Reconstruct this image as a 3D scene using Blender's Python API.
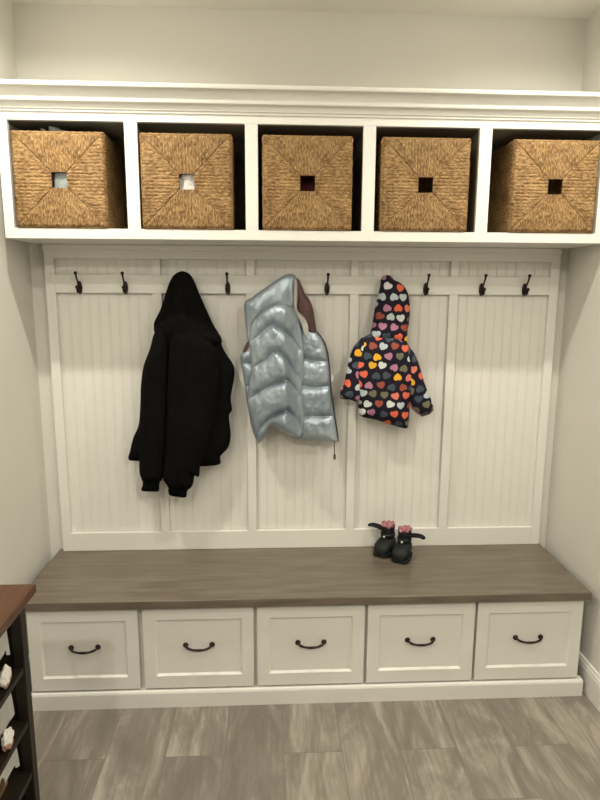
import bpy, bmesh, math, random
from mathutils import Vector, Matrix, noise
from mathutils.geometry import delaunay_2d_cdt

for _o in list(bpy.data.objects):
    bpy.data.objects.remove(_o)
SC = bpy.context.scene
COL = SC.collection
random.seed(7)
PI = math.pi

# ------------------------------------------------------------------ camera
cam = bpy.data.cameras.new('camera')
camo = bpy.data.objects.new('camera', cam)
COL.objects.link(camo)
cam.sensor_fit = 'VERTICAL'
cam.sensor_height = 32.0
cam.lens = 608.53 / 800 * 32.0
cam.clip_start = 0.02
camo.matrix_world = (Matrix.Translation((-0.1544, -2.5918, 1.573)) @ Matrix.Rotation(-0.0494, 4, 'Z')
                     @ Matrix.Rotation(PI / 2 - 0.1759, 4, 'X') @ Matrix.Rotation(0.0051, 4, 'Z'))
SC.camera = camo

# ------------------------------------------------------------------ light
SC.view_settings.view_transform = 'Standard'
SC.view_settings.look = 'None'
SC.view_settings.gamma = 1.0
SC.view_settings.use_curve_mapping = False
SC.view_settings.exposure = -0.08
world = bpy.data.worlds.new('world')
SC.world = world
world.use_nodes = True
world.node_tree.nodes['Background'].inputs[0].default_value = (1.0, 0.86, 0.62, 1)
world.node_tree.nodes['Background'].inputs[1].default_value = 0.05
LIGHT_COL = (1.0, 0.94, 0.80)


def can_light(x, y, power, size=0.10, spread=180):
    l = bpy.data.lights.new('recessed_light', 'AREA')
    l.shape = 'DISK'
    l.size = size
    l.energy = power
    l.color = LIGHT_COL
    l.spread = math.radians(spread)
    o = bpy.data.objects.new('recessed_light', l)
    o.location = (x, y, 2.636)
    COL.objects.link(o)


for _x, _k in ((-0.88, 1.1), (0.90, .85)):
    can_light(_x, -0.79, 14 * _k, 0.05, 158)
    can_light(_x, -1.80, 10, 0.08)
    can_light(_x, -3.1, 26)


# ------------------------------------------------------------------ helpers
OFF = {}


def tag(o, label, cat, group=None, kind=None):
    if label:
        o['label'] = label
    if cat:
        o['category'] = cat
    if group:
        o['group'] = group
    if kind:
        o['kind'] = kind
    return o


def thing(name, loc, label, cat, group=None):
    o = bpy.data.objects.new(name, None)
    o.empty_display_size = 0.05
    o.location = loc
    COL.objects.link(o)
    OFF[o] = Vector(loc)
    return tag(o, label, cat, group)


def mk(name, bm, mat, parent=None, smooth=False, local=False, angle=None):
    """link a bmesh as one mesh object; geometry is in world space unless local"""
    if parent is not None and not local:
        bmesh.ops.translate(bm, verts=bm.verts, vec=-OFF[parent])
    me = bpy.data.meshes.new(name)
    bm.to_mesh(me)
    bm.free()
    for m in (mat if isinstance(mat, (list, tuple)) else [mat]):
        me.materials.append(m)
    if smooth:
        for p in me.polygons:
            p.use_smooth = True
        if angle:
            me.set_sharp_from_angle(angle=math.radians(angle))
    o = bpy.data.objects.new(name, me)
    COL.objects.link(o)
    if parent is not None:
        o.parent = parent
        OFF[o] = OFF[parent]
    return o


def copy_tree(o, parent=None):
    c = o.copy()
    COL.objects.link(c)
    if parent is not None:
        c.parent = parent
    for ch in list(o.children):
        copy_tree(ch, c)
    return c


def box(bm, x0, x1, y0, y1, z0, z1, bev=0.0, seg=2):
    r = bmesh.ops.create_cube(bm, size=1.0)
    vs = r['verts']
    for v in vs:
        v.co = Vector((x0 + (v.co.x + .5) * (x1 - x0), y0 + (v.co.y + .5) * (y1 - y0), z0 + (v.co.z + .5) * (z1 - z0)))
    if bev:
        es = list({e for v in vs for e in v.link_edges})
        bmesh.ops.bevel(bm, geom=es, offset=bev, segments=seg, profile=.5, affect='EDGES')
    return bm


def bbox(*a, **k):
    return box(bmesh.new(), *a, **k)


def prism(profile, a0, a1, axis='x'):
    """extrude a closed 2-D profile; axis x: profile (y,z); axis z: profile (x,y)"""
    bm = bmesh.new()
    f = {'x': lambda p, a: (a, p[0], p[1]), 'y': lambda p, a: (p[0], a, p[1]), 'z': lambda p, a: (p[0], p[1], a)}[axis]
    A = [bm.verts.new(f(p, a0)) for p in profile]
    B = [bm.verts.new(f(p, a1)) for p in profile]
    n = len(profile)
    for i in range(n):
        bm.faces.new((A[i], A[(i + 1) % n], B[(i + 1) % n], B[i]))
    bm.faces.new(A)
    bm.faces.new(B[::-1])
    bmesh.ops.recalc_face_normals(bm, faces=bm.faces)
    return bm


def smooth_path(pts, per=6, closed=False):
    out = []
    n = len(pts)
    P = [Vector(p) for p in pts]
    rng = range(n) if closed else range(n - 1)
    for i in rng:
        if closed:
            p0, p1, p2, p3 = P[i - 1], P[i], P[(i + 1) % n], P[(i + 2) % n]
        else:
            p0, p1, p2, p3 = P[max(i - 1, 0)], P[i], P[i + 1], P[min(i + 2, n - 1)]
        for k in range(per):
            t = k / per
            out.append(.5 * ((2 * p1) + (p2 - p0) * t + (2 * p0 - 5 * p1 + 4 * p2 - p3) * t * t + (3 * p1 - p0 - 3 * p2 + p3) * t ** 3))
    if not closed:
        out.append(P[-1])
    return out


def tube(bm, pts, rad, n=10, cap=True, flat=1.0):
    """sweep a circle along a polyline; rad is a number or one per point"""
    P = [Vector(p) for p in pts]
    R = rad if isinstance(rad, (list, tuple)) else [rad] * len(P)
    rings = []
    up = None
    for i, p in enumerate(P):
        t = (P[min(i + 1, len(P) - 1)] - P[max(i - 1, 0)]).normalized()
        if up is None:
            up = Vector((0, 0, 1)) if abs(t.z) < .9 else Vector((1, 0, 0))
        s = t.cross(up)
        if s.length < 1e-5:
            s = t.orthogonal()
        s.normalize()
        up = s.cross(t).normalized()
        rings.append([bm.verts.new(p + R[i] * (math.cos(2 * PI * k / n) * s + flat * math.sin(2 * PI * k / n) * up)) for k in range(n)])
    for a, b in zip(rings, rings[1:]):
        for k in range(n):
            bm.faces.new((a[k], a[(k + 1) % n], b[(k + 1) % n], b[k]))
    if cap:
        bm.faces.new(rings[0][::-1])
        bm.faces.new(rings[-1])
    return bm


def radii(vals, n):
    """stretch a short list of radii over n points"""
    out = []
    for i in range(n):
        f = i / (n - 1) * (len(vals) - 1)
        k = min(int(f), len(vals) - 2)
        out.append(vals[k] + (vals[k + 1] - vals[k]) * (f - k))
    return out


def ball(bm, c, r, sx=1, sy=1, sz=1, seg=14):
    ret = bmesh.ops.create_uvsphere(bm, u_segments=seg, v_segments=max(6, seg * 2 // 3), radius=1.0)
    for v in ret['verts']:
        v.co = Vector((c[0] + v.co.x * r * sx, c[1] + v.co.y * r * sy, c[2] + v.co.z * r * sz))
    return bm


def loft(bm, rings, cap0=True, cap1=True):
    V = [[bm.verts.new(p) for p in r] for r in rings]
    n = len(V[0])
    for a, b in zip(V, V[1:]):
        for k in range(n):
            bm.faces.new((a[k], a[(k + 1) % n], b[(k + 1) % n], b[k]))
    if cap0:
        bm.faces.new(V[0][::-1])
    if cap1:
        bm.faces.new(V[-1])
    return bm


def seg_dist(px, pz, line):
    best = 9
    for (ax, az), (bx, bz) in zip(line, line[1:]):
        dx, dz = bx - ax, bz - az
        L = dx * dx + dz * dz
        t = 0 if L == 0 else max(0, min(1, ((px - ax) * dx + (pz - az) * dz) / L))
        d = math.hypot(px - ax - t * dx, pz - az - t * dz)
        if d < best:
            best = d
    return best


def mm(l):
    return [(a / 1000, b / 1000) for a, b in l]


def puff(outline, y, front, back, R, step=.006, seams=(), seam_w=.012, seam_k=.6, shape=None, wrinkle=0.0, wfreq=18, wstretch=.4, lean=0.0, seed=0, uvrot=0.0):
    """a stuffed piece of cloth: a closed mesh that fills the outline (x, z in mm) and swells to the front and back"""
    pts = [Vector((p[0], p[1], 0)) for p in mm(outline)]
    sm = [(v.x, v.y) for v in smooth_path(pts, 5, True)]
    ring = []
    for i, p in enumerate(sm):                      # even spacing
        if not ring or math.dist(p, ring[-1]) > step * .6:
            ring.append(p)
    if math.dist(ring[0], ring[-1]) < step * .3:
        ring.pop()
    closed = ring + ring[:1]
    xs = [p[0] for p in ring]
    zs = [p[1] for p in ring]
    zmax = max(zs)

    def inside(x, z):
        c = False
        for (ax, az), (bx, bz) in zip(closed, closed[1:]):
            if (az > z) != (bz > z) and x < (bx - ax) * (z - az) / (bz - az) + ax:
                c = not c
        return c
    inner = []
    z = min(zs)
    row = 0
    while z < zmax:
        x = min(xs) + (step / 2 if row % 2 else 0)
        while x < max(xs):
            if inside(x, z) and seg_dist(x, z, closed) > step * .45:
                inner.append((x, z))
            x += step
        z += step * .87
        row += 1
    allp = [Vector(p) for p in ring + inner]
    res = delaunay_2d_cdt(allp, [], [list(range(len(ring)))], 1, 1e-6)
    vo, fo = res[0], res[2]
    S = [mm(s) for s in seams]
    cu, su = math.cos(uvrot), math.sin(uvrot)
    bm = bmesh.new()
    uvl = bm.loops.layers.uv.new('UVMap')
    F, B = [], []
    for v in vo:
        d = seg_dist(v.x, v.y, closed)
        e = math.sqrt(max(0, 1 - (1 - min(d / R, 1)) ** 2))
        yy = y + lean * (zmax - v.y)
        if d < 1e-5:
            a = bm.verts.new((v.x, yy, v.y))
            F.append(a)
            B.append(a)
            continue
        h = front * e
        if shape:
            h *= shape(v.x, v.y)
        for s in S:
            q = seg_dist(v.x, v.y, s)
            h *= 1 - seam_k * math.exp(-(q / seam_w)) 
        if wrinkle:
            w = noise.noise(Vector((v.x * wfreq, seed * 3.1, v.y * wfreq * wstretch))) + .5 * noise.noise(Vector((v.x * wfreq * 2.3, seed * 1.7 + 5, v.y * wfreq * 2.3 * wstretch)))
            h += wrinkle * w * min(1, d / .02)
        F.append(bm.verts.new((v.x, yy - max(h, .0008), v.y)))
        B.append(bm.verts.new((v.x, yy + max(back * e, .0006), v.y)))
    for f in fo:
        for L in ((F, f), (B, f[::-1])):
            vs = [L[0][i] for i in L[1]]
            if len(set(vs)) == 3:
                try:
                    fa = bm.faces.new(vs)
                except ValueError:
                    continue
                for lp in fa.loops:
                    lp[uvl].uv = (cu * lp.vert.co.x - su * lp.vert.co.z + seed * .37, su * lp.vert.co.x + cu * lp.vert.co.z + seed * .21)
    bmesh.ops.recalc_face_normals(bm, faces=bm.faces)
    return bm


# ------------------------------------------------------------------ materials
def nt(name, rough=.5, metal=0.0, spec=None):
    m = bpy.data.materials.new(name)
    m.use_nodes = True
    t = m.node_tree
    b = t.nodes['Principled BSDF']
    b.inputs['Roughness'].default_value = rough
    b.inputs['Metallic'].default_value = metal
    if spec is not None:
        b.inputs['Specular IOR Level'].default_value = spec
    return m, t, b


def N(t, typ, **k):
    n = t.nodes.new(typ)
    for a, v in k.items():
        if a.startswith('i_'):
            key = a[2:].replace('_', ' ')
            n.inputs[int(key) if key.isdigit() else key].default_value = v
        else:
            setattr(n, a, v)
    return n


def ramp(t, stops, interp='LINEAR'):
    r = N(t, 'ShaderNodeValToRGB')
    r.color_ramp.interpolation = interp
    e = r.color_ramp.elements
    while len(e) < len(stops):
        e.new(.5)
    for i, (p, c) in enumerate(stops):
        e[i].position = p
        e[i].color = (*c, 1)
    return r


def noisy(name, c0, c1, scale=8, rough=.5, bump=.0, bscale=60, stretch=(1, 1, 1), metal=0.0, spec=None, detail=4):
    """paint, cloth, stained wood: two tones mixed by noise, with a fine bump"""
    m, t, b = nt(name, rough, metal, spec)
    tc = N(t, 'ShaderNodeTexCoord')
    mp = N(t, 'ShaderNodeMapping')
    mp.inputs['Scale'].default_value = stretch
    t.links.new(tc.outputs['Object'], mp.inputs[0])
    n = N(t, 'ShaderNodeTexNoise', i_Scale=scale, i_Detail=detail)
    t.links.new(mp.outputs[0], n.inputs['Vector'])
    r = ramp(t, [(.3, c0), (.7, c1)])
    t.links.new(n.outputs['Fac'], r.inputs[0])
    t.links.new(r.outputs[0], b.inputs['Base Color'])
    if bump:
        n2 = N(t, 'ShaderNodeTexNoise', i_Scale=bscale, i_Detail=3.0)
        t.links.new(mp.outputs[0], n2.inputs['Vector'])
        bp = N(t, 'ShaderNodeBump', i_Strength=bump, i_Distance=.01)
        t.links.new(n2.outputs['Fac'], bp.inputs['Height'])
        t.links.new(bp.outputs[0], b.inputs['Normal'])
    return m


M = {}
M['wall'] = noisy('greige_wall_paint', (.695, .68, .63), (.715, .70, .65), 3, .85, .06, 220, spec=.2)
M['ceiling'] = noisy('ceiling_paint', (.76, .74, .68), (.78, .76, .70), 3, .9, .05, 200, spec=.2)
M['white'] = noisy('white_cabinet_paint', (.74, .73, .69), (.77, .76, .72), 4, .38, .02, 90)
M['trim'] = noisy('white_trim_paint', (.72, .71, .67), (.75, .74, .70), 4, .42, .02, 90)
M['inside'] = noisy('shade_tinted_cubby_back', (.10, .085, .055), (.13, .11, .07), 6, .7, .03, 80)  # deep shade at the back of the cubbies, put into the panel's colour
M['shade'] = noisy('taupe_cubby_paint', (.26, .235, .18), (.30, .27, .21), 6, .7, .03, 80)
M['bench'] = noisy('weathered_grey_brown_stain', (.108, .087, .063), (.172, .142, .105), 5, .28, .06, 30, stretch=(1.0, 9, 9), detail=7)
M['bronze'] = noisy('oil_rubbed_bronze', (.012, .006, .007), (.03, .016, .015), 30, .38, .02, 80, metal=.6)
M['black_cloth'] = noisy('black_fleece', (.0030, .0029, .0026), (.0055, .0052, .0048), 40, .95, .2, 500, spec=.06)
M['black_rib'] = noisy('black_rib_knit', (.002, .002, .002), (.004, .004, .0036), 60, .95, .3, 300, stretch=(4, 1, .4), spec=.05)
M['burgundy'] = noisy('burgundy_lining', (.07, .03, .03), (.12, .06, .055), 25, .6, .1, 200)
M['collar'] = noisy('pale_grey_binding', (.36, .35, .34), (.44, .43, .41), 30, .6, .1, 200)
M['dark_zip'] = noisy('dark_zip_tape', (.03, .032, .035), (.06, .062, .065), 60, .5, .2, 300)
M['tag'] = noisy('white_cloth_tag', (.6, .6, .58), (.7, .7, .68), 30, .8)
M['rubber'] = noisy('dark_rubber', (.006, .009, .009), (.014, .018, .017), 20, .6, .05, 200, spec=.25)
M['nylon'] = noisy('black_nylon', (.006, .006, .009), (.016, .014, .02), 30, .7, .2, 250, spec=.2)
M['pink'] = noisy('pink_fleece', (.12, .035, .05), (.66, .30, .34), 75, .95, .8, 220)
M['mauve'] = noisy('mauve_binding', (.22, .09, .13), (.34, .15, .20), 60, .8, .2, 200)
M['badge'] = noisy('pale_badge', (.5, .5, .42), (.6, .6, .5), 20, .5)
M['red_wood'] = noisy('reddish_wood_top', (.052, .018, .005), (.095, .034, .010), 6, .33, .04, 40, stretch=(9, 1, 9), detail=6)
M['dark_wood'] = noisy('dark_espresso_wood', (.008, .005, .0025), (.018, .011, .006), 6, .6, .05, 40, stretch=(9, 9, 1), detail=6)
M['liner'] = noisy('white_cotton_liner', (.80, .79, .75), (.88, .87, .83), 14, .9, .3, 120)
M['leather'] = noisy('dark_leather_handle', (.05, .025, .012), (.10, .05, .02), 20, .5, .1, 100)
M['blush'] = noisy('blush_cloth', (.42, .22, .16), (.55, .34, .27), 14, .9, .3, 120)
M['red_cloth'] = noisy('dark_red_cloth', (.05, .002, .006), (.10, .005, .012), 14, .9, .2, 120)
M['white_cloth'] = noisy('white_towel', (.62, .60, .58), (.76, .74, .72), 20, .9, .5, 200)
M['grey_film'] = noisy('blue_grey_film', (.05, .065, .065), (.30, .34, .34), 22, .25, .3, 40)


def silver_mat():
    m, t, b = nt('silver_quilt_nylon', .38, .5)
    tc = N(t, 'ShaderNodeTexCoord')
    n = N(t, 'ShaderNodeTexNoise', i_Scale=9.0, i_Detail=5.0)
    t.links.new(tc.outputs['Object'], n.inputs['Vector'])
    r = ramp(t, [(.3, (.235, .29, .345)), (.7, (.40, .46, .52))])
    t.links.new(n.outputs['Fac'], r.inputs[0])
    t.links.new(r.outputs[0], b.inputs['Base Color'])
    mp = N(t, 'ShaderNodeMapping')
    mp.inputs['Scale'].default_value = (1, 1, .35)
    mp.inputs['Rotation'].default_value = (0, .5, 0)
    t.links.new(tc.outputs['Object'], mp.inputs[0])
    n2 = N(t, 'ShaderNodeTexNoise', i_Scale=55.0, i_Detail=3.0)
    t.links.new(mp.outputs[0], n2.inputs['Vector'])
    bp = N(t, 'ShaderNodeBump', i_Strength=.16, i_Distance=.01)
    t.links.new(n2.outputs['Fac'], bp.inputs['Height'])
    t.links.new(bp.outputs[0], b.inputs['Normal'])
    return m


def heart_mat():
    """navy cloth printed with scattered hearts: implicit heart curve in a jittered brick lattice of UV cells"""
    m, t, b = nt('navy_heart_print', .7, 0, .18)
    L = t.links.new

    def ma(op, a, c=None, d=None):
        n = N(t, 'ShaderNodeMath', operation=op)
        for i, v in enumerate((a, c, d)):
            if v is None:
                continue
            if isinstance(v, (int, float)):
                n.inputs[i].default_value = v
            else:
                L(v, n.inputs[i])
        return n.outputs[0]
    uv = N(t, 'ShaderNodeUVMap')
    sp = N(t, 'ShaderNodeSeparateXYZ')
    L(uv.outputs[0], sp.inputs[0])
    v = ma('DIVIDE', sp.outputs[1], .0400)
    row = ma('FLOOR', v)
    u = ma('ADD', ma('DIVIDE', sp.outputs[0], .0460), ma('MULTIPLY', ma('PINGPONG', row, 1.0), .5))
    colm = ma('FLOOR', u)
    cb = N(t, 'ShaderNodeCombineXYZ')
    L(colm, cb.inputs[0])
    L(row, cb.inputs[1])
    wn = N(t, 'ShaderNodeTexWhiteNoise', noise_dimensions='2D')
    L(cb.outputs[0], wn.inputs['Vector'])
    rc = N(t, 'ShaderNodeSeparateColor')
    L(wn.outputs['Color'], rc.inputs[0])
    wn2 = N(t, 'ShaderNodeTexWhiteNoise', noise_dimensions='3D')
    cb.inputs[2].default_value = 0
    sh = N(t, 'ShaderNodeVectorMath', operation='ADD')
    L(cb.outputs[0], sh.inputs[0])
    sh.inputs[1].default_value = (7.3, 2.9, 4.1)
    L(sh.outputs[0], wn2.inputs['Vector'])
    rj = N(t, 'ShaderNodeSeparateColor')
    L(wn2.outputs['Color'], rj.inputs[0])
    lx = ma('ADD', ma('SUBTRACT', ma('FRACT', u), .6), ma('MULTIPLY', rj.outputs[0], .2))
    ly = ma('ADD', ma('SUBTRACT', ma('FRACT', v), .6), ma('MULTIPLY', rj.outputs[1], .2))
    flip = ma('MULTIPLY', ma('GREATER_THAN', rc.outputs[2], .68), PI)
    ang = ma('ADD', ma('MULTIPLY', ma('SUBTRACT', rc.outputs[1], .5), 1.1), flip)
    ca, sa = ma('COSINE', ang), ma('SINE', ang)
    K = 3.0
    x = ma('MULTIPLY', ma('SUBTRACT', ma('MULTIPLY', lx, ca), ma('MULTIPLY', ly, sa)), K * 1.04)
    y = ma('ADD', ma('MULTIPLY', ma('ADD', ma('MULTIPLY', lx, sa), ma('MULTIPLY', ly, ca)), K * .98), .1)
    x2 = ma('MULTIPLY', x, x)
    y2 = ma('MULTIPLY', y, y)
    q = ma('SUBTRACT', ma('ADD', x2, y2), 1.0)
    q3 = ma('MULTIPLY', ma('MULTIPLY', q, q), q)
    f = ma('SUBTRACT', q3, ma('MULTIPLY', x2, ma('MULTIPLY', y2, y)))
    mask = ma('LESS_THAN', f, 0.0)
    rp = ramp(t, [(0, (.80, .42, .035)), (.13, (.72, .14, .075)), (.28, (.42, .19, .29)), (.42, (.46, .53, .56)),
                  (.55, (.055, .075, .10)), (.68, (.16, .15, .095)), (.80, (.30, .075, .05)), (.90, (.70, .20, .14)), (.95, (.62, .64, .62))], 'CONSTANT')
    L(rc.outputs[0], rp.inputs[0])
    mx = N(t, 'ShaderNodeMix', data_type='RGBA')
    L(mask, mx.inputs[0])
    mx.inputs[6].default_value = (.010, .008, .018, 1)
    L(rp.outputs[0], mx.inputs[7])
    L(mx.outputs[2], b.inputs['Base Color'])
    return m


def straw_mat(name, dark, mid, lite):
    """twisted seagrass: UV runs u across the strands, v along them"""
    m, t, b = nt(name, .62, 0, .3)
    L = t.links.new
    uv = N(t, 'ShaderNodeUVMap')
    mp = N(t, 'ShaderNodeMapping')
    mp.inputs['Scale'].default_value = (1, .30, 1)
    mp.inputs['Rotation'].default_value = (0, 0, 0)
    L(uv.outputs[0], mp.inputs[0])
    n = N(t, 'ShaderNodeTexNoise', i_Scale=230.0, i_Detail=4.0, i_Roughness=.65)
    L(mp.outputs[0], n.inputs['Vector'])
    n2 = N(t, 'ShaderNodeTexNoise', i_Scale=18.0, i_Detail=2.0)
    L(uv.outputs[0], n2.inputs['Vector'])
    ad = N(t, 'ShaderNodeMath', operation='MULTIPLY_ADD')
    L(n2.outputs['Fac'], ad.inputs[0])
    ad.inputs[1].default_value = .35
    L(n.outputs['Fac'], ad.inputs[2])
    r = ramp(t, [(.42, dark), (.62, mid), (.86, lite)])
    L(ad.outputs[0], r.inputs[0])
    L(r.outputs[0], b.inputs['Base Color'])
    bp = N(t, 'ShaderNodeBump', i_Strength=.7, i_Distance=.004)
    L(n.outputs['Fac'], bp.inputs['Height'])
    L(bp.outputs[0], b.inputs['Normal'])
    return m


def floor_mat():
    m, t, b = nt('grey_wood_look_tile', .42)
    L = t.links.new
    tc = N(t, 'ShaderNodeTexCoord')
    sp = N(t, 'ShaderNodeSeparateXYZ')
    L(tc.outputs['Object'], sp.inputs[0])
    cb = N(t, 'ShaderNodeCombineXYZ')
    a = N(t, 'ShaderNodeMath', operation='ADD', i_1=10 * .61 - .732 + 1.464 + .0)
    L(sp.outputs[1], a.inputs[0])
    a2 = N(t, 'ShaderNodeMath', operation='ADD', i_1=20 * .203 - .090)
    L(sp.outputs[0], a2.inputs[0])
    L(a.outputs[0], cb.inputs[0])
    L(a2.outputs[0], cb.inputs[1])
    br = N(t, 'ShaderNodeTexBrick', offset=.365, offset_frequency=2, squash=1.0)
    br.inputs['Scale'].default_value = 1.0
    br.inputs['Brick Width'].default_value = .61
    br.inputs['Row Height'].default_value = .203
    br.inputs['Mortar Size'].default_value = .0016
    br.inputs['Mortar Smooth'].default_value = .2
    br.inputs['Color1'].default_value = (0, 0, 0, 1)
    br.inputs['Color2'].default_value = (1, 1, 1, 1)
    br.inputs['Mortar'].default_value = (.5, .5, .5, 1)
    L(cb.outputs[0], br.inputs['Vector'])
    # cloudy streaks along the plank, shifted per tile
    sh = N(t, 'ShaderNodeVectorMath', operation='MULTIPLY_ADD')
    L(br.outputs['Color'], sh.inputs[0])
    sh.inputs[1].default_value = (1.3, 1.3, 1.3)
    L(tc.outputs['Object'], sh.inputs[2])
    mp = N(t, 'ShaderNodeMapping')
    mp.inputs['Rotation'].default_value = (0, 0, .22)
    mp.inputs['Scale'].default_value = (8.5, 2.3, 1)
    L(sh.outputs[0], mp.inputs[0])
    n = N(t, 'ShaderNodeTexNoise', i_Scale=1.0, i_Detail=9.0, i_Roughness=.68, i_Distortion=.9)
    L(mp.outputs[0], n.inputs['Vector'])
    mp2 = N(t, 'ShaderNodeMapping')
    mp2.inputs['Rotation'].default_value = (0, 0, .12)
    mp2.inputs['Scale'].default_value = (90, 5, 1)
    L(sh.outputs[0], mp2.inputs[0])
    n2 = N(t, 'ShaderNodeTexNoise', i_Scale=1.0, i_Detail=4.0)
    L(mp2.outputs[0], n2.inputs['Vector'])
    s = N(t, 'ShaderNodeMath', operation='MULTIPLY_ADD', i_1=.22)
    L(n2.outputs['Fac'], s.inputs[0])
    L(n.outputs['Fac'], s.inputs[2])
    r = ramp(t, [(.46, (.155, .133, .112)), (.60, (.200, .174, .147)), (.67, (.255, .226, .190)), (.75, (.34, .305, .255))])
    L(s.outputs[0], r.inputs[0])
    mx = N(t, 'ShaderNodeMix', data_type='RGBA')
    L(br.outputs['Fac'], mx.inputs[0])
    L(r.outputs[0], mx.inputs[6])
    mx.inputs[7].default_value = (.155, .135, .113, 1)
    L(mx.outputs[2], b.inputs['Base Color'])
    bp = N(t, 'ShaderNodeBump', i_Strength=.4, i_Distance=.002, invert=True)
    L(br.outputs['Fac'], bp.inputs['Height'])
    L(bp.outputs[0], b.inputs['Normal'])
    return m


M['silver'] = silver_mat()
M['hearts'] = heart_mat()
M['straw'] = straw_mat('seagrass', (.036, .017, .005), (.195, .106, .038), (.46, .295, .130))
M['wicker'] = straw_mat('brown_wicker', (.05, .025, .008), (.22, .11, .04), (.42, .25, .11))
M['floor'] = floor_mat()


# ------------------------------------------------------------------ setting
WL, WR, HC, YF = -1.13, 1.11, 2.649, -4.3


def struct(name, bm, m):
    o = mk(name, bm, m)
    o['kind'] = 'structure'
    return o


struct('floor', bbox(WL - .12, WR + .12, YF - .12, .12, -.06, 0), M['floor'])
struct('ceiling', bbox(WL - .12, WR + .12, YF - .12, .12, HC, HC + .06), M['ceiling'])
struct('wall_back', bbox(WL - .12, WR + .12, 0, .12, 0, HC), M['wall'])
struct('wall_left', bbox(WL - .12, WL, YF, 0, 0, HC), M['wall'])
struct('wall_right', bbox(WR, WR + .12, YF, 0, 0, HC), M['wall'])


def base_profile(s, x):
    return [(x, 0), (x + s * .016, 0), (x + s * .016, .098), (x + s * .0135, .104), (x + s * .0135, .110), (x + s * .009, .118), (x + s * .007, .126), (x, .127)]


struct('baseboard_right', prism(base_profile(-1, WR), YF, 0, 'y'), M['trim'])
struct('baseboard_left', prism(base_profile(1, WL), YF, 0, 'y'), M['trim'])

# ------------------------------------------------------------------ beadboard panel
PX, PZ0, PZ1 = 1.065, .446, 1.757
panel = thing('wainscot_panel', (0, 0, PZ0), 'tall white beadboard wall panel framed by stiles and rails between bench and cubbies', 'wall panel')
prof = []
x = -PX
pitch = .0405
while x < PX - 1e-6:
    for dx, d in ((0, 0), (.0010, .0018), (.0024, .0018), (.0032, .0002), (.0052, -.0004), (.0072, .0002), (.0080, .0012), (.0090, 0)):
        if x + dx < PX:
            prof.append((x + dx, -.012 + d))
    x += pitch
prof += [(PX, -.012), (PX, -.0005), (-PX, -.0005)]
mk('beadboard', prism(prof, PZ0 + .002, PZ1 - .002, 'z'), M['white'], panel)
BV = .0016
for a, b in ((PZ0, .529), (1.564, 1.638), (1.701, PZ1)):
    mk('rail', bbox(-1.0265, 1.0265, -.030, -.0155, a, b, BV), M['white'], panel)
for xa, xb in ((-PX, -1.0265), (1.0265, PX)):
    mk('stile', bbox(xa, xb, -.0305, -.0005, PZ0, PZ1, BV), M['white'], panel)
for xc in (-.618, -.235, .198, .618):
    mk('stile', bbox(xc - .0185, xc + .0185, -.030, -.0155, .529, 1.564, BV), M['white'], panel)
    mk('stile', bbox(xc - .0165, xc + .0165, -.030, -.0155, 1.638, 1.701, BV), M['white'], panel)
mk('scribe_strip', bbox(-PX, PX, -.040, -.0305, 1.737, PZ1, .003), M['white'], panel)

# ------------------------------------------------------------------ upper cubbies with crown
YU, UB, UT = -.300, 1.757, 2.195
ZO, ZT = 1.793, 2.156
UXL, UXR = -1.098, 1.096
cub = thing('cubby_shelf', (0, 0, UB), 'long white wall cabinet of five open cubbies under a stepped crown moulding', 'shelf')
mk('bottom_board', bbox(UXL + .004, UXR - .004, YU + .018, -.0005, UB + .0005, ZO - .001), M['white'], cub)
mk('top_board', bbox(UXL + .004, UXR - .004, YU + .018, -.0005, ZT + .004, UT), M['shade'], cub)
DIV = [-.641, -.2185, .204, .6265]
mk('side_board', bbox(UXL, UXL + .018, YU + .018, -.0005, UB, UT), M['white'], cub)
mk('side_board', bbox(UXR - .018, UXR, YU + .018, -.0005, UB, UT), M['white'], cub)
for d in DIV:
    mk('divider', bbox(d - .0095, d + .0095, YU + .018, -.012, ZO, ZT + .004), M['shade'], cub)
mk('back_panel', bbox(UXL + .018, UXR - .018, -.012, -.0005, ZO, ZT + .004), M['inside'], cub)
bm = bmesh.new()
box(bm, UXL, UXR, YU, YU + .018, UB, ZO, .0015)
box(bm, UXL, UXR, YU, YU + .018, ZT, UT, .0015)
xs = [(UXL, UXL + .034)] + [(d - .0225, d + .0225) for d in DIV] + [(UXR - .036, UXR)]
for a, b in xs:
    box(bm, a, b, YU + .0004, YU + .018, ZO, ZT)
mk('face_frame', bm, M['white'], cub)
cp = [(0, 2.183), (.006, 2.184), (.007, 2.190), (.012, 2.193), (.013, 2.200)]
for k in range(7):
    a = k / 6 * PI / 2
    cp.append((.013 + .014 * (1 - math.cos(a)), 2.200 + .011 * math.sin(a)))
cp += [(.031, 2.212), (.033, 2.215), (.033, 2.223)]
for k in range(9):
    a = k / 8 * PI / 2
    cp.append((.033 + .027 * (1 - math.cos(a)), 2.223 + .027 * math.sin(a)))
cp += [(.064, 2.251), (.066, 2.254), (.066, 2.263), (.064, 2.265)]
prof = [(YU - d, z) for d, z in cp] + [(-.0005, 2.265), (-.0005, UT + .0005), (YU - .0, UT + .0005)]
mk('crown_moulding', prism(prof, WL + .001, WR - .001, 'x'), M['trim'], cub, smooth=True, angle=35)

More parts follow.
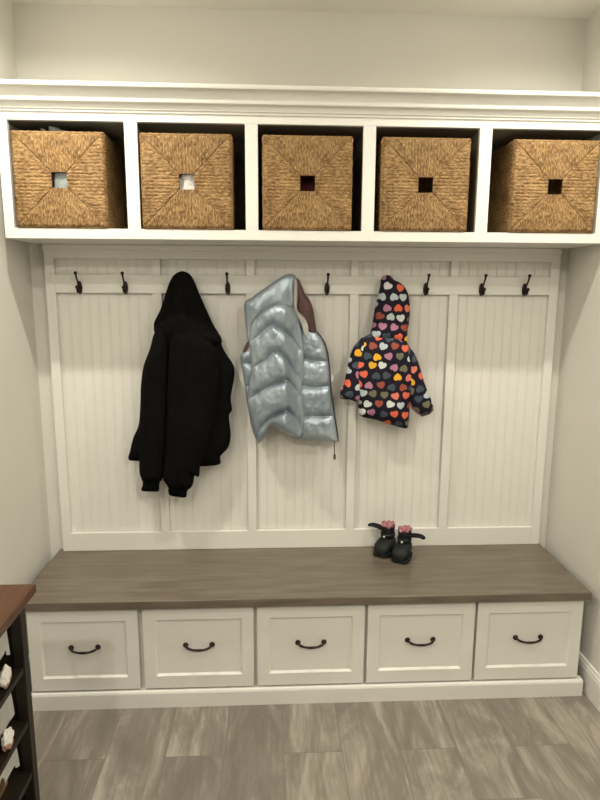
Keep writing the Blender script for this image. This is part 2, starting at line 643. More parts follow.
# ------------------------------------------------------------------ bench
YD = -.463
bench = thing('bench_top', (0, -.24, .412), 'long grey-brown stained wooden bench seat above the white drawers', 'bench')
mk('seat_board', bbox(-1.0886, 1.0742, -.4857, -.0005, .4125, .4457, .003, 3), M['bench'], bench)
cab = thing('drawer_cabinet', (0, -.24, 0), 'low white drawer cabinet with five square drawers under the bench seat', 'cabinet')
mk('carcass', bbox(-1.058, 1.056, YD + .019, -.0005, 0, .4118), M['white'], cab)
pf = [(YD + .019, 0), (YD - .014, 0), (YD - .014, .058), (YD - .011, .0655), (YD - .004, .0675), (YD + .019, .0675)]
mk('plinth', prism(pf, -1.066, 1.076, 'x'), M['white'], cab)
hp = smooth_path([(-.050, 0, 0), (-.048, -.012, 0), (-.040, -.020, -.003), (-.022, -.024, -.0075), (0, -.025, -.009), (.022, -.024, -.0075), (.040, -.020, -.003), (.048, -.012, 0), (.050, 0, 0)], 5)
DX = [(-1.0600, -.6540), (-.6365, -.2215), (-.2070, .2020), (.2145, .6290), (.6400, 1.0540)]
for a, b in DX:
    z0, z1 = .0760, .4080
    bm = bmesh.new()
    fw, fh = .044, .050
    box(bm, a, b, YD + .004, YD + .018, z0, z1)
    for r in ((a, b, z1 - fh, z1), (a, b, z0, z0 + fh), (a, a + fw, z0 + fh, z1 - fh), (b - fw, b, z0 + fh, z1 - fh)):
        box(bm, r[0], r[1], YD - .004, YD + .006, r[2], r[3])
    # sloped sticking inside the frame
    ia, ib, ja, jb, s = a + fw, b - fw, z0 + fh, z1 - fh, .007
    o_ = [bm.verts.new((p[0], YD - .0035, p[1])) for p in ((ia, ja), (ib, ja), (ib, jb), (ia, jb))]
    i_ = [bm.verts.new((p[0], YD + .0037, p[1])) for p in ((ia + s, ja + s), (ib - s, ja + s), (ib - s, jb - s), (ia + s, jb - s))]
    for k in range(4):
        bm.faces.new((o_[k], o_[(k + 1) % 4], i_[(k + 1) % 4], i_[k]))
    d = mk('drawer', bm, M['white'], cab)
    c = Vector(((a + b) / 2, YD + .004, .250))
    bm = bmesh.new()
    tube(bm, [p + c for p in hp], radii([.0042, .0036, .0048, .0040, .0052, .0040, .0048, .0036, .0042], len(hp)), 8)
    for s in (-.050, .050):
        ball(bm, c + Vector((s, -.002, 0)), .0105, 1, .55, 1, 12)
        ball(bm, c + Vector((s, -.0085, 0)), .0062, 1, .7, 1, 10)
    h = mk('handle', bm, M['bronze'], d, smooth=True)
    h['label'] = 'dark bronze arched pull'

# ------------------------------------------------------------------ coat hooks
HG = 'bronze coat hooks on the white rail'
hk = thing('coat_hook', (0, 0, 0), 'x', 'hook', HG)
bm = bmesh.new()
ball(bm, (0, -.0035, -.003), .012, .80, .42, 2.0, 16)
mk('back_plate', bm, M['bronze'], hk, True, True)
bm = bmesh.new()
pp = smooth_path([(0, -.004, .002), (0, -.014, .010), (0, -.026, .020), (0, -.036, .032), (0, -.043, .046)], 5)
tube(bm, pp, radii([.0056, .0040, .0032, .0034, .0042], len(pp)), 8)
ball(bm, (0, -.0435, .048), .0062, 1, 1, 1, 12)
mk('upper_prong', bm, M['bronze'], hk, True, True)
bm = bmesh.new()
pp = smooth_path([(0, -.004, -.008), (0, -.013, -.018), (0, -.023, -.020), (0, -.031, -.014), (0, -.034, -.004)], 5)
tube(bm, pp, radii([.0055, .0050, .0042, .0042, .0044], len(pp)), 8)
ball(bm, (0, -.0345, -.002), .0066, 1, 1, 1, 12)
mk('lower_prong', bm, M['bronze'], hk, True, True)
HOOKS = [(-.928, 'bare dark bronze coat hook, leftmost on the white rail'),
         (-.744, 'bare dark bronze coat hook just left of the black coat'),
         (-.328, 'bare dark bronze coat hook between the black coat and the silver jacket'),
         (.082, 'bare dark bronze coat hook between the silver jacket and the heart print coat'),
         (.496, 'bare dark bronze coat hook just right of the heart print coat'),
         (.733, 'bare dark bronze coat hook, second from the right end of the rail'),
         (.917, 'bare dark bronze coat hook, rightmost on the white rail')]
for i, (x, lab) in enumerate(HOOKS):
    o = hk if i == 0 else copy_tree(hk)
    o.location = (x, -.030, 1.589)
    o.scale = (1.15, 1.1, 1.12)
    o['label'] = lab


# ------------------------------------------------------------------ seagrass baskets
BW, BH, BD = .322, .325, .266
STR = .0118


def rope(u, v, k=0):
    """height of twisted strands lying along v"""
    i = math.floor(u / STR)
    a = abs(math.sin(PI * u / STR)) ** .55
    tw = .5 + .5 * math.sin((v / .016 + u / STR * 1.0) * 2 * PI + i * 1.9)
    return .0034 * a * (.72 + .28 * tw) + .0026 * noise.noise(Vector((u * 75, v * 55, k)))


def basket():
    t = thing('seagrass_basket', (0, 0, 0), 'x', 'basket', 'square seagrass baskets in the cubbies')
    bm = bmesh.new()
    uvl = bm.loops.layers.uv.new('UVMap')

    def patch(fn, nu, nv, uvf):
        G = [[bm.verts.new(fn(i / nu, j / nv)) for j in range(nv + 1)] for i in range(nu + 1)]
        for i in range(nu):
            for j in range(nv):
                idx = ((i, j), (i + 1, j), (i + 1, j + 1), (i, j + 1))
                f = bm.faces.new([G[a][b] for a, b in idx])
                for lp, (a, b) in zip(f.loops, idx):
                    lp[uvl].uv = uvf(a / nu, b / nv)
    W2, Q, CH = BW / 2, .027, BH / 2
    yf = -BD / 2

    def edge_fall(a, c):
        m = W2 - max(abs(a), abs(c))
        return .010 * max(0, 1 - m / .012) ** 2

    for sec in range(4):                              # four mitred triangles around the square hole
        def P(s, r, sec=sec):
            w = Q + (W2 - Q) * r
            a = (2 * s - 1) * w                        # across the strands
            c = w                                      # along the strands, outwards
            return a, c

        def fn(s, r, sec=sec):
            a, c = P(s, r)
            h = rope(a + sec * .003, c, sec)
            h -= .0022 * math.exp(-((c - abs(a)) / .003) ** 2)
            h -= edge_fall(a, c)
            xx, zz = ((a, c), (-c, a), (-a, -c), (c, -a))[sec]
            return Vector((xx, yf - h, CH + zz))
        patch(fn, 110, 34, lambda s, r, sec=sec: (P(s, r)[0] + sec * .7, P(s, r)[1]))
    # hole reveal
    for sec in range(4):
        def fn(s, r, sec=sec):
            a = (2 * s - 1) * Q
            xx, zz = ((a, Q), (-Q, a), (-a, -Q), (Q, -a))[sec]
            return Vector((xx, yf - .002 + r * .012, CH + zz))
        patch(fn, 8, 2, lambda s, r: (r * .02, s * .05))
    # sides, back: horizontal strands
    for (p0, p1, k) in (((W2, -1), (W2, 1), 0), ((-W2, 1), (-W2, -1), 1), ((W2, 1), (-W2, 1), 2)):
        n = Vector(((1, 0, 0), (-1, 0, 0), (0, 1, 0))[k])
        L = BD if k < 2 else BW

        def fn(s, r, p0=p0, p1=p1, n=n, L=L):
            x_ = p0[0] + (p1[0] - p0[0]) * s
            y_ = (p0[1] + (p1[1] - p0[1]) * s) * BD / 2
            z_ = r * BH
            h = rope(z_, s * L, 7)
            m = min(z_, BH - z_, s * L, (1 - s) * L)
            h -= .007 * max(0, 1 - m / .010) ** 2
            return Vector((x_, y_, z_)) + n * (h - .001)
        patch(fn, 26, 110, lambda s, r, L=L: (r * BH, s * L))
    bmesh.ops.remove_doubles(bm, verts=bm.verts, dist=.0004)
    mk('woven_body', bm, M['straw'], t, True, True)
    # inner shell with the same hole, and the bottom
    bm = bmesh.new()
    uvl = bm.loops.layers.uv.new('UVMap')
    I, th = W2 - .009, .004
    box(bm, -I, I, -BD / 2 + .004, BD / 2 - .009, .001, .009)
    box(bm, -I, -I + th, -BD / 2 + .009, BD / 2 - .009, .009, BH - .004)
    box(bm, I - th, I, -BD / 2 + .009, BD / 2 - .009, .009, BH - .004)
    box(bm, -I, I, BD / 2 - .013, BD / 2 - .009, .009, BH - .004)
    y0, y1 = -BD / 2 + .005, -BD / 2 + .009
    box(bm, -I, -Q, y0, y1, .009, BH - .004)
    box(bm, Q, I, y0, y1, .009, BH - .004)
    box(bm, -Q, Q, y0, y1, .009, CH - Q)
    box(bm, -Q, Q, y0, y1, CH + Q, BH - .004)
    for f in bm.faces:
        for lp in f.loops:
            lp[uvl].uv = (lp.vert.co.z, lp.vert.co.x + lp.vert.co.y)
    mk('inner_shell', bm, M['straw'], t, False, True)
    # rope rim
    bm = bmesh.new()
    uvl = bm.loops.layers.uv.new('UVMap')
    ra, rb = W2 - .006, BD / 2 - .006
    pts = []
    for (ax, ay), (bx, by) in (((-ra, -rb), (ra, -rb)), ((ra, -rb), (ra, rb)), ((ra, rb), (-ra, rb)), ((-ra, rb), (-ra, -rb))):
        for k in range(40):
            pts.append((ax + (bx - ax) * k / 40, ay + (by - ay) * k / 40, BH - .005))
    pts.append(pts[0])
    tube(bm, pts, [.0062 + .0009 * math.sin(k * 1.9) for k in range(len(pts))], 8)
    for f in bm.faces:
        for lp in f.loops:
            lp[uvl].uv = (lp.vert.co.z * 2, lp.vert.co.x + lp.vert.co.y)
    mk('rim', bm, M['straw'], t, True, True)
    return t


bk = basket()
BXS = [(-.8935, 'seagrass basket in the far left cubby, crumpled grey film showing in its hole'),
       (-.4490, 'seagrass basket in the second cubby from the left, white cloth in its hole'),
       (-.0180, 'seagrass basket in the middle cubby, dark red cloth in its hole'),
       (.4105, 'seagrass basket in the second cubby from the right, its hole black'),
       (.8900, 'seagrass basket in the far right cubby, its hole black')]
BY = -.1740
for i, (x, lab) in enumerate(BXS):
    o = bk if i == 0 else copy_tree(bk)
    o.location = (x, BY, ZO + .001)
    o['label'] = lab


def crumple(name, c, size, mat, label, cat, amp=.35, freq=3.0, seed=0, lim=None):
    """a crumpled soft bundle"""
    bm = bmesh.new()
    bmesh.ops.create_icosphere(bm, subdivisions=5, radius=1.0)
    for v in bm.verts:
        n = v.co.normalized()
        q = Vector((n.x, n.y, n.z)) * freq + Vector((seed, seed * 2.3, 0))
        d = 1 + amp * (abs(noise.noise(q)) * 1.5 - .4) + amp * .4 * noise.noise(q * 2.7)
        p = [math.copysign(abs(w) ** .75, w) for w in n]
        v.co = Vector((c[0] + p[0] * d * size[0], c[1] + p[1] * d * size[1], c[2] + p[2] * d * size[2]))
    lo = min(v.co.z for v in bm.verts)
    for v in bm.verts:
        v.co.z = max(v.co.z, lo + .02)
        if lim:
            v.co = Vector([min(max(v.co[k], lim[k][0]), lim[k][1]) for k in range(3)])
    o = mk(name, bm, mat, smooth=True)
    return tag(o, label, cat)


zb = ZO + .012


def inside_basket(k, top):
    x = BXS[k][0]
    return ((x - .146, x + .146), (BY - BD / 2 + .013, BY + BD / 2 - .018), (zb, zb + top))


crumple('plastic_bag', (BXS[0][0] + .015, BY, zb + .160), (.110, .125, .185), M['grey_film'], 'crumpled grey plastic bundle inside the far left basket, bulging above its rim', 'bag', .30, 2.6, 3, inside_basket(0, .338))
crumple('towel', (BXS[1][0] + .01, BY, zb + .105), (.110, .130, .125), M['white_cloth'], 'white cloth inside the second basket from the left', 'towel', .22, 2.2, 11, inside_basket(1, .30))
crumple('scarf', (BXS[2][0], BY + .03, zb + .100), (.110, .120, .120), M['red_cloth'], 'dark red cloth inside the middle basket', 'scarf', .25, 2.4, 5, inside_basket(2, .30))

# ------------------------------------------------------------------ coats
BLACK_BODY = [(-556, 1535),(-583, 1460),(-626, 1404),(-646, 1340),(-674, 1270),(-688, 1192),(-695, 1100),(-705, 1021),(-729, 968),(-744, 914),(-752, 873),(-707, 866),(-610, 856),(-479, 841),(-374, 848),(-367, 884),(-333, 924),(-322, 978),(-328, 1059),(-315, 1085),(-319, 1138),(-303, 1230),(-308, 1276),(-340, 1327),(-358, 1366),(-389, 1417),(-425, 1486),(-474, 1536)]
BLACK_HOOD = [(-502, 1652),(-522, 1647),(-540, 1634),(-558, 1603),(-576, 1554),(-596, 1499),(-619, 1456),(-624, 1437),(-622, 1405),(-601, 1371),(-539, 1342),(-464, 1339),(-401, 1349),(-354, 1364),(-357, 1393),(-386, 1443),(-416, 1512),(-439, 1567),(-460, 1620),(-478, 1643)]
BLACK_SLEEVE_LEFT = [(-607, 1431),(-630, 1362),(-657, 1280),(-673, 1197),(-684, 1094),(-694, 989),(-702, 842),(-696, 802),(-684, 785),(-624, 787),(-606, 801),(-593, 882),(-584, 988),(-577, 1119),(-568, 1248),(-561, 1375),(-578, 1425)]
BLACK_SLEEVE_RIGHT = [(-553, 1401),(-565, 1288),(-575, 1160),(-584, 1017),(-597, 885),(-604, 804),(-590, 774),(-573, 755),(-505, 751),(-481, 775),(-473, 813),(-455, 808),(-445, 870),(-413, 950),(-382, 1055),(-362, 1172),(-365, 1288),(-392, 1376),(-459, 1419),(-515, 1423)]
BLACK_CUFF_LEFT = [(-686, 796),(-691, 772),(-696, 747),(-660, 743),(-626, 744),(-622, 768),(-620, 796),(-651, 801)]
BLACK_CUFF_RIGHT = [(-577, 768),(-585, 747),(-576, 727),(-545, 720),(-512, 718),(-506, 742),(-500, 765),(-540, 773)]
SILVER_HOOD = [(-257, 1530),(-222, 1554),(-174, 1589),(-122, 1623),(-90, 1641),(-60, 1642),(-46, 1624),(-42, 1580),(-42, 1521),(-37, 1469),(-49, 1420),(-114, 1400),(-187, 1396),(-240, 1367),(-252, 1420),(-257, 1480)]
SILVER_LINING = [(-61, 1624),(-38, 1622),(-25, 1596),(-12, 1565),(4, 1544),(18, 1516),(27, 1468),(34, 1411),(5, 1395),(-32, 1419),(-49, 1460),(-57, 1540)]
SILVER_COLLAR = [(-58, 1615),(-47, 1616),(-44, 1560),(-45, 1505),(-30, 1485),(-11, 1465),(1, 1429),(-5, 1388),(-17, 1405),(-29, 1441),(-50, 1477),(-59, 1509),(-60, 1560)]
SILVER_SLEEVE = [(-237, 1405),(-231, 1445),(-206, 1489),(-166, 1523),(-122, 1537),(-79, 1525),(-54, 1501),(-36, 1454),(-22, 1389),(-17, 1333),(-17, 1259),(-25, 1193),(-20, 1126),(-13, 1051),(-19, 1000),(-36, 974),(-82, 987),(-115, 1005),(-150, 1026),(-173, 992),(-206, 961),(-222, 1010),(-234, 1073),(-248, 1127),(-243, 1198),(-232, 1280),(-238, 1349)]
SILVER_FRONT = [(-20, 1452),(4, 1426),(29, 1416),(50, 1395),(68, 1363),(81, 1322),(91, 1255),(96, 1184),(105, 1121),(117, 1044),(128, 975),(131, 944),(88, 947),(33, 953),(-30, 961),(-56, 1023),(-56, 1130),(-52, 1255),(-45, 1379)]
SILVER_BACK = [(-237, 1356),(-254, 1335),(-275, 1317),(-278, 1294),(-269, 1244),(-262, 1194),(-256, 1139),(-246, 1070),(-232, 997),(-207, 940),(-182, 962),(-148, 1018),(-93, 983),(-29, 965),(-30, 1210),(-72, 1356),(-155, 1377)]
SILVER_UNDER = [(-229, 1384),(-246, 1372),(-265, 1338),(-265, 1313),(-230, 1305),(-155, 1326),(-163, 1376)]
ZIP = [(32, 1415),(52, 1394),(71, 1364),(83, 1323),(92, 1257),(97, 1186),(107, 1123),(118, 1047),(129, 978),(132, 948)]
PULL = [(115, 948),(117, 879)]
SEAM_SLEEVE_A = [(-239, 1370),(-207, 1394),(-171, 1430),(-143, 1446),(-111, 1430),(-75, 1398),(-34, 1342)]
SEAM_SLEEVE_B = [(-236, 1257),(-212, 1277),(-171, 1301),(-147, 1334),(-119, 1340),(-91, 1309),(-58, 1252),(-21, 1203)]
SEAM_SLEEVE_C = [(-254, 1133),(-217, 1154),(-180, 1183),(-156, 1195),(-123, 1211),(-86, 1224),(-58, 1186),(-17, 1128)]
SEAM_SLEEVE_D = [(-214, 986),(-189, 1029),(-156, 1062),(-123, 1083),(-86, 1099),(-53, 1061),(-20, 1002)]
SEAM_RIDGE = [(-103, 1422),(-93, 1334),(-90, 1220),(-94, 1087)]
SEAM_FRONT_A = [(-32, 1310),(17, 1294),(87, 1290)]
SEAM_FRONT_B = [(-40, 1190),(18, 1182),(101, 1186)]
SEAM_FRONT_C = [(-40, 1055),(19, 1061),(119, 1059)]
SEAM_HOOD = [(-247, 1440),(-203, 1488),(-162, 1528),(-126, 1544),(-74, 1529),(-34, 1501)]
SEAM_BACK_A = [(-287, 1282),(-217, 1278)]
SEAM_BACK_B = [(-289, 1182),(-218, 1190)]
HEART_HOOD = [(307, 1639),(323, 1642),(339, 1639),(351, 1623),(372, 1614),(394, 1598),(407, 1576),(414, 1554),(419, 1522),(421, 1467),(414, 1421),(414, 1384),(409, 1364),(362, 1364),(305, 1373),(258, 1382),(259, 1407),(266, 1439),(274, 1503),(284, 1549),(290, 1576),(295, 1603),(296, 1624)]
HEART_BODY = [(283, 1409),(343, 1409),(401, 1388),(423, 1351),(443, 1326),(456, 1280),(448, 1185),(435, 1108),(434, 1050),(429, 1006),(402, 1006),(346, 1023),(288, 1041),(225, 1059),(215, 1109),(197, 1186),(184, 1262),(191, 1327),(213, 1372),(245, 1397)]
HEART_SLEEVE_LEFT = [(229, 1389),(207, 1371),(191, 1352),(177, 1320),(168, 1282),(161, 1245),(151, 1193),(138, 1165),(135, 1148),(139, 1133),(179, 1128),(209, 1120),(226, 1141),(236, 1207),(246, 1273),(251, 1338)]
HEART_SLEEVE_RIGHT = [(413, 1352),(439, 1331),(459, 1292),(473, 1254),(487, 1211),(502, 1173),(515, 1144),(529, 1113),(531, 1088),(514, 1070),(486, 1061),(461, 1076),(441, 1097),(427, 1130),(419, 1188),(409, 1263),(402, 1320)]


coat = thing('hooded_coat', (-.51, -.08, .71), 'large black hooded coat hanging by its hood left of the silver jacket', 'coat')
mk('body', puff(BLACK_BODY, -.078, .040, .036, .09, .008, wrinkle=.010, wfreq=11, seed=1), M['black_cloth'], coat, True)
mk('hood', puff(BLACK_HOOD, -.092, .052, .040, .10, .007, wrinkle=.008, wfreq=14, seed=2), M['black_cloth'], coat, True)
sl = mk('sleeve', puff(BLACK_SLEEVE_LEFT, -.112, .034, .030, .045, .007, wrinkle=.007, wfreq=16, seed=3), M['black_cloth'], coat, True)
mk('cuff', puff(BLACK_CUFF_LEFT, -.112, .020, .020, .03, .004, wrinkle=.003, wfreq=90, wstretch=.1, seed=4), M['black_rib'], sl, True)
sl = mk('sleeve', puff(BLACK_SLEEVE_RIGHT, -.118, .040, .030, .06, .007, wrinkle=.008, wfreq=13, seed=5), M['black_cloth'], coat, True)
mk('cuff', puff(BLACK_CUFF_RIGHT, -.118, .022, .020, .03, .004, wrinkle=.003, wfreq=90, wstretch=.1, seed=6), M['black_rib'], sl, True)

jk = thing('puffer_jacket', (-.08, -.09, .95), 'shiny silver quilted puffer jacket hanging between the black coat and heart print coat', 'jacket')


def ridge(x, z):
    xr = -.098
    return .32 + .88 * max(0, 1 - abs(x - xr) / (.13 if x < xr else .055))


mk('back_panel', puff(SILVER_BACK, -.070, .020, .028, .04, .006, [SEAM_BACK_A, SEAM_BACK_B], wrinkle=.004, wfreq=40, seed=7), M['silver'], jk, True)
mk('hood', puff(SILVER_HOOD, -.098, .026, .036, .08, .005, wrinkle=.004, wfreq=22, seed=8), M['silver'], jk, True)
o = mk('lining', puff(SILVER_LINING, -.088, .022, .030, .03, .004, wrinkle=.003, wfreq=40, seed=9), M['burgundy'], jk, True)
o['label'] = 'burgundy hood lining'
o = mk('lining', puff(SILVER_UNDER, -.066, .014, .014, .02, .004), M['burgundy'], jk, True)
o['label'] = 'burgundy lining at the armhole'
mk('collar_binding', puff(SILVER_COLLAR, -.122, .007, .006, .01, .003), M['collar'], jk, True)
fp = mk('front_panel', puff(SILVER_FRONT, -.084, .034, .024, .045, .005, [SEAM_FRONT_A, SEAM_FRONT_B, SEAM_FRONT_C], .010, .72, wrinkle=.0035, wfreq=46, wstretch=.7, seed=10), M['silver'], jk, True)
sv = mk('sleeve', puff(SILVER_SLEEVE, -.118, .064, .034, .050, .005, [SEAM_SLEEVE_A, SEAM_SLEEVE_B, SEAM_SLEEVE_C, SEAM_SLEEVE_D], .011, .60, ridge, wrinkle=.0042, wfreq=40, wstretch=.6, seed=11), M['silver'], jk, True)
bm = bmesh.new()
tube(bm, [(x, -.086, z) for x, z in mm(ZIP)], .0042, 6)
zp = mk('zipper', bm, M['dark_zip'], fp, True)
bm = bmesh.new()
(ax, az), (bx, bz) = mm(PULL)
tube(bm, [(ax, -.100, az + .006), (ax, -.101, az - .02), (bx, -.101, bz + .012)], .0022, 6)
box(bm, bx - .005, bx + .005, -.104, -.099, bz - .006, bz + .016, .001)
o = mk('zip_pull', bm, M['dark_zip'], jk, False)
o['label'] = 'black zip pull cord hanging below the hem'
bm = bmesh.new()
box(bm, .096, .109, -.082, -.0805, 1.205, 1.232, .0005)
mk('cloth_tag', bm, M['tag'], fp)

hc = thing('hooded_coat', (.33, -.09, 1.0), 'small navy hooded child coat printed with colourful hearts, hanging right of the silver jacket', 'coat')
mk('hood', puff(HEART_HOOD, -.086, .044, .034, .05, .006, wrinkle=.006, wfreq=22, seed=12, uvrot=.10), M['hearts'], hc, True)
mk('body', puff(HEART_BODY, -.086, .048, .040, .07, .006, wrinkle=.006, wfreq=18, seed=13, uvrot=.06), M['hearts'], hc, True)
mk('sleeve', puff(HEART_SLEEVE_LEFT, -.094, .030, .028, .04, .006, wrinkle=.006, wfreq=22, seed=14, uvrot=.45), M['hearts'], hc, True)
sl = mk('sleeve', puff(HEART_SLEEVE_RIGHT, -.098, .034, .028, .04, .006, wrinkle=.006, wfreq=22, seed=15, uvrot=-.4), M['hearts'], hc, True)
bm = bmesh.new()
tube(bm, [(x, -.104, z) for x, z in mm(HEART_SLEEVE_RIGHT[8:14])], .0045, 8)
o = mk('cuff_edge', bm, M['mauve'], sl, True)
o['label'] = 'mauve cuff edge'


# ------------------------------------------------------------------ little boots
def boot(loc, rot, side, label):
    t = thing('snow_boot', loc, label, 'boot', 'pair of small black snow boots')
    t.rotation_euler = (0, 0, rot)

    def ring(y, hw, zt, n=20, z0=.012):
        r = []
        for k in range(n):
            a = 2 * PI * k / n
            cx, sz = math.cos(a), math.sin(a)
            r.append((.90 * hw * math.copysign(abs(cx) ** .8, cx), y, z0 + max(0, (zt - z0) * (.5 + .5 * math.copysign(abs(sz) ** .8, sz)))))
        return r
    bm = bmesh.new()
    st = [(y_ * .80, w_ * .95, z_) for y_, w_, z_ in ((-.088, .012, .028), (-.084, .026, .042), (-.074, .036, .053), (-.055, .0425, .062), (-.030, .043, .070), (0, .039, .078), (.025, .036, .080), (.045, .033, .072), (.056, .024, .058), (.060, .012, .040))]
    loft(bm, [ring(*s) for s in st])
    bmesh.ops.recalc_face_normals(bm, faces=bm.faces)
    shell = mk('shell', bm, M['rubber'], t, True, True)
    # sole: the foot outline, thick, with lugs
    out = [(s[1] + .003, s[0]) for s in st]
    poly = [(-.008, -.068)] + [(-.9 * w, y) for w, y in out] + [(.9 * w, y) for w, y in reversed(out)] + [(.008, -.068)]
    bm = prism(poly, .004, .017, 'z')
    for k in range(6):
        yy = -.052 + k * .016
        box(bm, -.022, .022, yy, yy + .009, 0, .005)
    mk('sole', bm, M['rubber'], shell, False, True)
    bm = bmesh.new()
    rings = []
    for z, rx, ry, cy in ((.050, .027, .034, .008), (.066, .0285, .033, .009), (.085, .028, .031, .010), (.105, .0275, .030, .011), (.118, .029, .031, .011), (.122, .027, .029, .011)):
        rings.append([(rx * math.cos(2 * PI * k / 24), cy + ry * math.sin(2 * PI * k / 24), z + .0016 * math.sin(k * 3 + z * 300)) for k in range(24)])
    loft(bm, rings)
    bmesh.ops.recalc_face_normals(bm, faces=bm.faces)
    mk('shaft', bm, M['nylon'], t, True, True)
    bm = bmesh.new()
    rr = random.Random(3 + side)
    for k in range(26):                                # fleecy lining spilling over the top
        a = 2 * PI * k / 26
        q = .78 + .2 * rr.random()
        ball(bm, (.025 * q * math.cos(a), .011 + .026 * q * math.sin(a), .121 + .010 * rr.random()), .0065 + .003 * rr.random(), 1, 1, .9, 10)
    for k in range(8):
        ball(bm, (rr.uniform(-.013, .013), .011 + rr.uniform(-.014, .014), .119 + .010 * rr.random()), .011, 1, 1, .9, 10)
    o = mk('lining', bm, M['pink'], t, True, True)
    o['label'] = 'pink fleece lining'
    bm = bmesh.new()
    s = side
    pp = smooth_path([(s * .022, -.006, .104), (s * .046, -.010, .110), (s * .072, -.012, .113), (s * .085, -.008, .108), (s * .087, .004, .107), (s * .072, .012, .110), (s * .046, .016, .108), (s * .022, .016, .104)], 5)
    tube(bm, pp, .0062, 8)
    mk('pull_loop', bm, M['nylon'], t, True, True)
    bm = bmesh.new()
    rings = []
    for z in (.076, .090):
        rings.append([(.0305 * math.cos(2 * PI * k / 24), .0095 + .0345 * math.sin(2 * PI * k / 24), z) for k in range(24)])
    loft(bm, rings)
    mk('strap', bm, M['rubber'], t, True, True)
    bm = bmesh.new()
    ball(bm, (0, -.0265, .080), .0055, 1, .6, 1, 10)
    mk('badge', bm, M['badge'], t, True, True)
    return t


boot((.353, -.093, .4460), -.68, -1, 'small black snow boot with pink lining, left one of the pair on the bench')
boot((.415, -.150, .4460), -.52, 1, 'small black snow boot with pink lining, right one of the pair on the bench')

# ------------------------------------------------------------------ low bookcase at the left
BX0, BX1, BY0, BY1, BZ = -1.112, -.811, -1.800, -1.055, .800
bc = thing('bookcase', (-.95, -1.43, 0), 'low dark wood bookcase with a reddish wood top by the left wall', 'bookcase')
o = mk('top', bbox(BX0 - .004, -.782, BY0 - .015, -1.040, BZ - .024, BZ, .004, 3), M['red_wood'], bc)
o['label'] = 'reddish brown wooden top'
for xx in (BX0, BX1 - .030):
    for yy in (BY0, BY1 - .030):
        mk('post', bbox(xx, xx + .030, yy, yy + .030, 0, BZ - .0245, .002), M['dark_wood'], bc)
for yy in (BY0 + .006, BY1 - .022):
    mk('end_panel', bbox(BX0 + .0305, BX1 - .0305, yy, yy + .014, .06, BZ - .0245), M['dark_wood'], bc)
mk('back_panel', bbox(BX0, BX0 + .008, BY0 + .0305, BY1 - .0305, .06, BZ - .0245), M['dark_wood'], bc)
SHELF = [.110, .265, .422, .582]
for z in SHELF:
    mk('shelf_board', bbox(BX0 + .0085, BX1 - .004, BY0 + .0205, BY1 - .0225, z - .016, z, .0015), M['dark_wood'], bc)


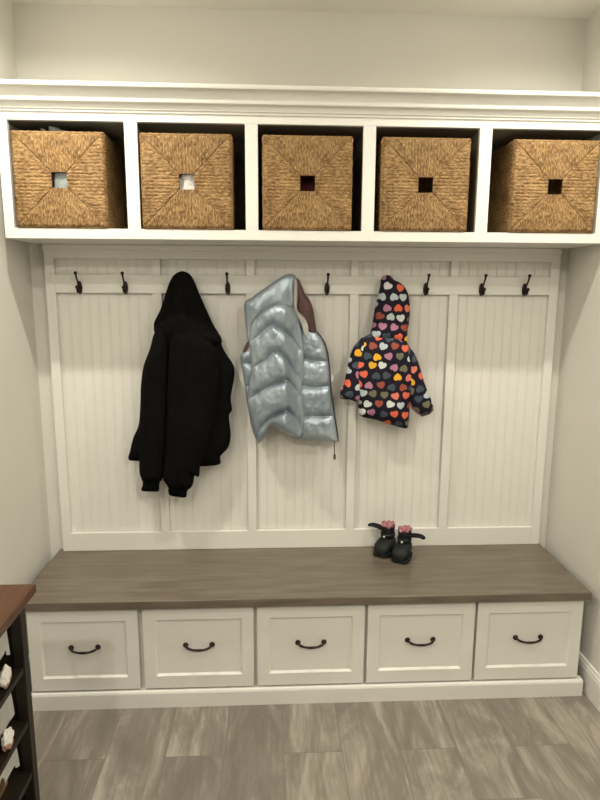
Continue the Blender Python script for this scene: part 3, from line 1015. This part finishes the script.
def bin_basket(y, z, h, label, seed, tilt=0):
    """a small open wicker bin with a cotton liner turned over the rim"""
    t = thing('wicker_bin', (-.948, y, z + .0005), label, 'basket', 'lined wicker bins in the bookcase')
    lx, ly = .098, .116
    bm = bmesh.new()
    uvl = bm.loops.layers.uv.new('UVMap')
    rings = []
    n = 96

    def sq(a, x, yy):
        c, s = math.cos(a), math.sin(a)
        return x * math.copysign(abs(c) ** .18, c), yy * math.copysign(abs(s) ** .18, s)
    nz = int(h / .002)
    for k in range(nz + 1):
        zz = h * k / nz
        f = .86 + .14 * k / nz
        r = []
        for j in range(n):
            X, Y = sq(2 * PI * j / n, lx * f, ly * f)
            w = 1 + .018 * math.sin(zz / .009 * PI + (j % 4 < 2) * PI)
            r.append((X * w, Y * w, zz))
        rings.append(r)
    for k in range(nz, -1, -6):
        f = (.86 + .14 * k / nz) * .955
        rings.append([(*sq(2 * PI * j / n, lx * f, ly * f), max(h * k / nz, .006)) for j in range(n)])
    loft(bm, rings)
    bmesh.ops.recalc_face_normals(bm, faces=bm.faces)
    for f in bm.faces:
        for lp in f.loops:
            lp[uvl].uv = (lp.vert.co.z, lp.vert.co.x + lp.vert.co.y)
    mk('woven_bin', bm, M['wicker'], t, True, True)
    bm = bmesh.new()
    rings = []
    for (f, zz, wv) in ((.90, h * .55, 0), (.93, h * .8, 0), (.945, h + .003, 0), (.985, h + .011, .2), (1.05, h + .006, .5), (1.075, h * .74, .8), (1.085, h * .36, 1.2)):
        r = []
        for j in range(n):
            a = 2 * PI * j / n
            X, Y = sq(a, lx * f, ly * f)
            w = 1 + .022 * wv * math.sin(a * 9 + seed) + .012 * wv * math.sin(a * 17 + seed * 2)
            r.append((X * w, Y * w, zz + .012 * wv * math.sin(a * 5 + seed)))
        rings.append(r)
    loft(bm, rings, False, False)
    bmesh.ops.solidify(bm, geom=bm.faces, thickness=.0025)
    mk('liner', bm, M['liner'], t, True, True)
    bm = bmesh.new()
    pp = smooth_path([(lx * 1.04, .010, h * .66), (lx * 1.13, .008, h * .64), (lx * 1.17, -.02, h * .60), (lx * 1.13, -.048, h * .64), (lx * 1.04, -.050, h * .66)], 6)
    tube(bm, pp, .006, 8)
    mk('handle', bm, M['leather'], t, True, True)
    return t


bin_basket(-1.213, SHELF[3], .160, 'lined wicker bin on the top shelf of the dark bookcase', 1)
bin_basket(-1.213, SHELF[2], .122, 'lined wicker bin on the second shelf of the dark bookcase', 4)
bin_basket(-1.213, SHELF[1], .122, 'lined wicker bin on the third shelf down in the dark bookcase', 8)


def bundle(y, z, label, seed):
    """a small soft bundle, white above and blush below"""
    bm = bmesh.new()
    bmesh.ops.create_icosphere(bm, subdivisions=4, radius=1.0)
    for v in bm.verts:
        n = v.co.copy()
        d = 1 + .30 * noise.noise(n * 2.4 + Vector((seed, 0, 0)))
        v.co = Vector((-.825 + n.x * .011 * d, y + n.y * .024 * d, z + .026 + n.z * .026 * d))
    lo = min(v.co.z for v in bm.verts)
    for v in bm.verts:
        v.co.z += z + .0005 - lo
    for f in bm.faces:
        f.material_index = 0 if f.calc_center_median().z > z + .022 + .006 * math.sin(f.calc_center_median().y * 150) else 1
    tag(mk('cloth_bundle', bm, [M['liner'], M['blush']], smooth=True), label, 'cloth', 'small bundles at the front of the bookcase shelves')


bundle(-1.168, SHELF[3], 'small white and blush cloth bundle on the top shelf of the dark bookcase', 2)
bundle(-1.185, SHELF[2], 'small white and blush cloth bundle on the second shelf of the dark bookcase', 6)
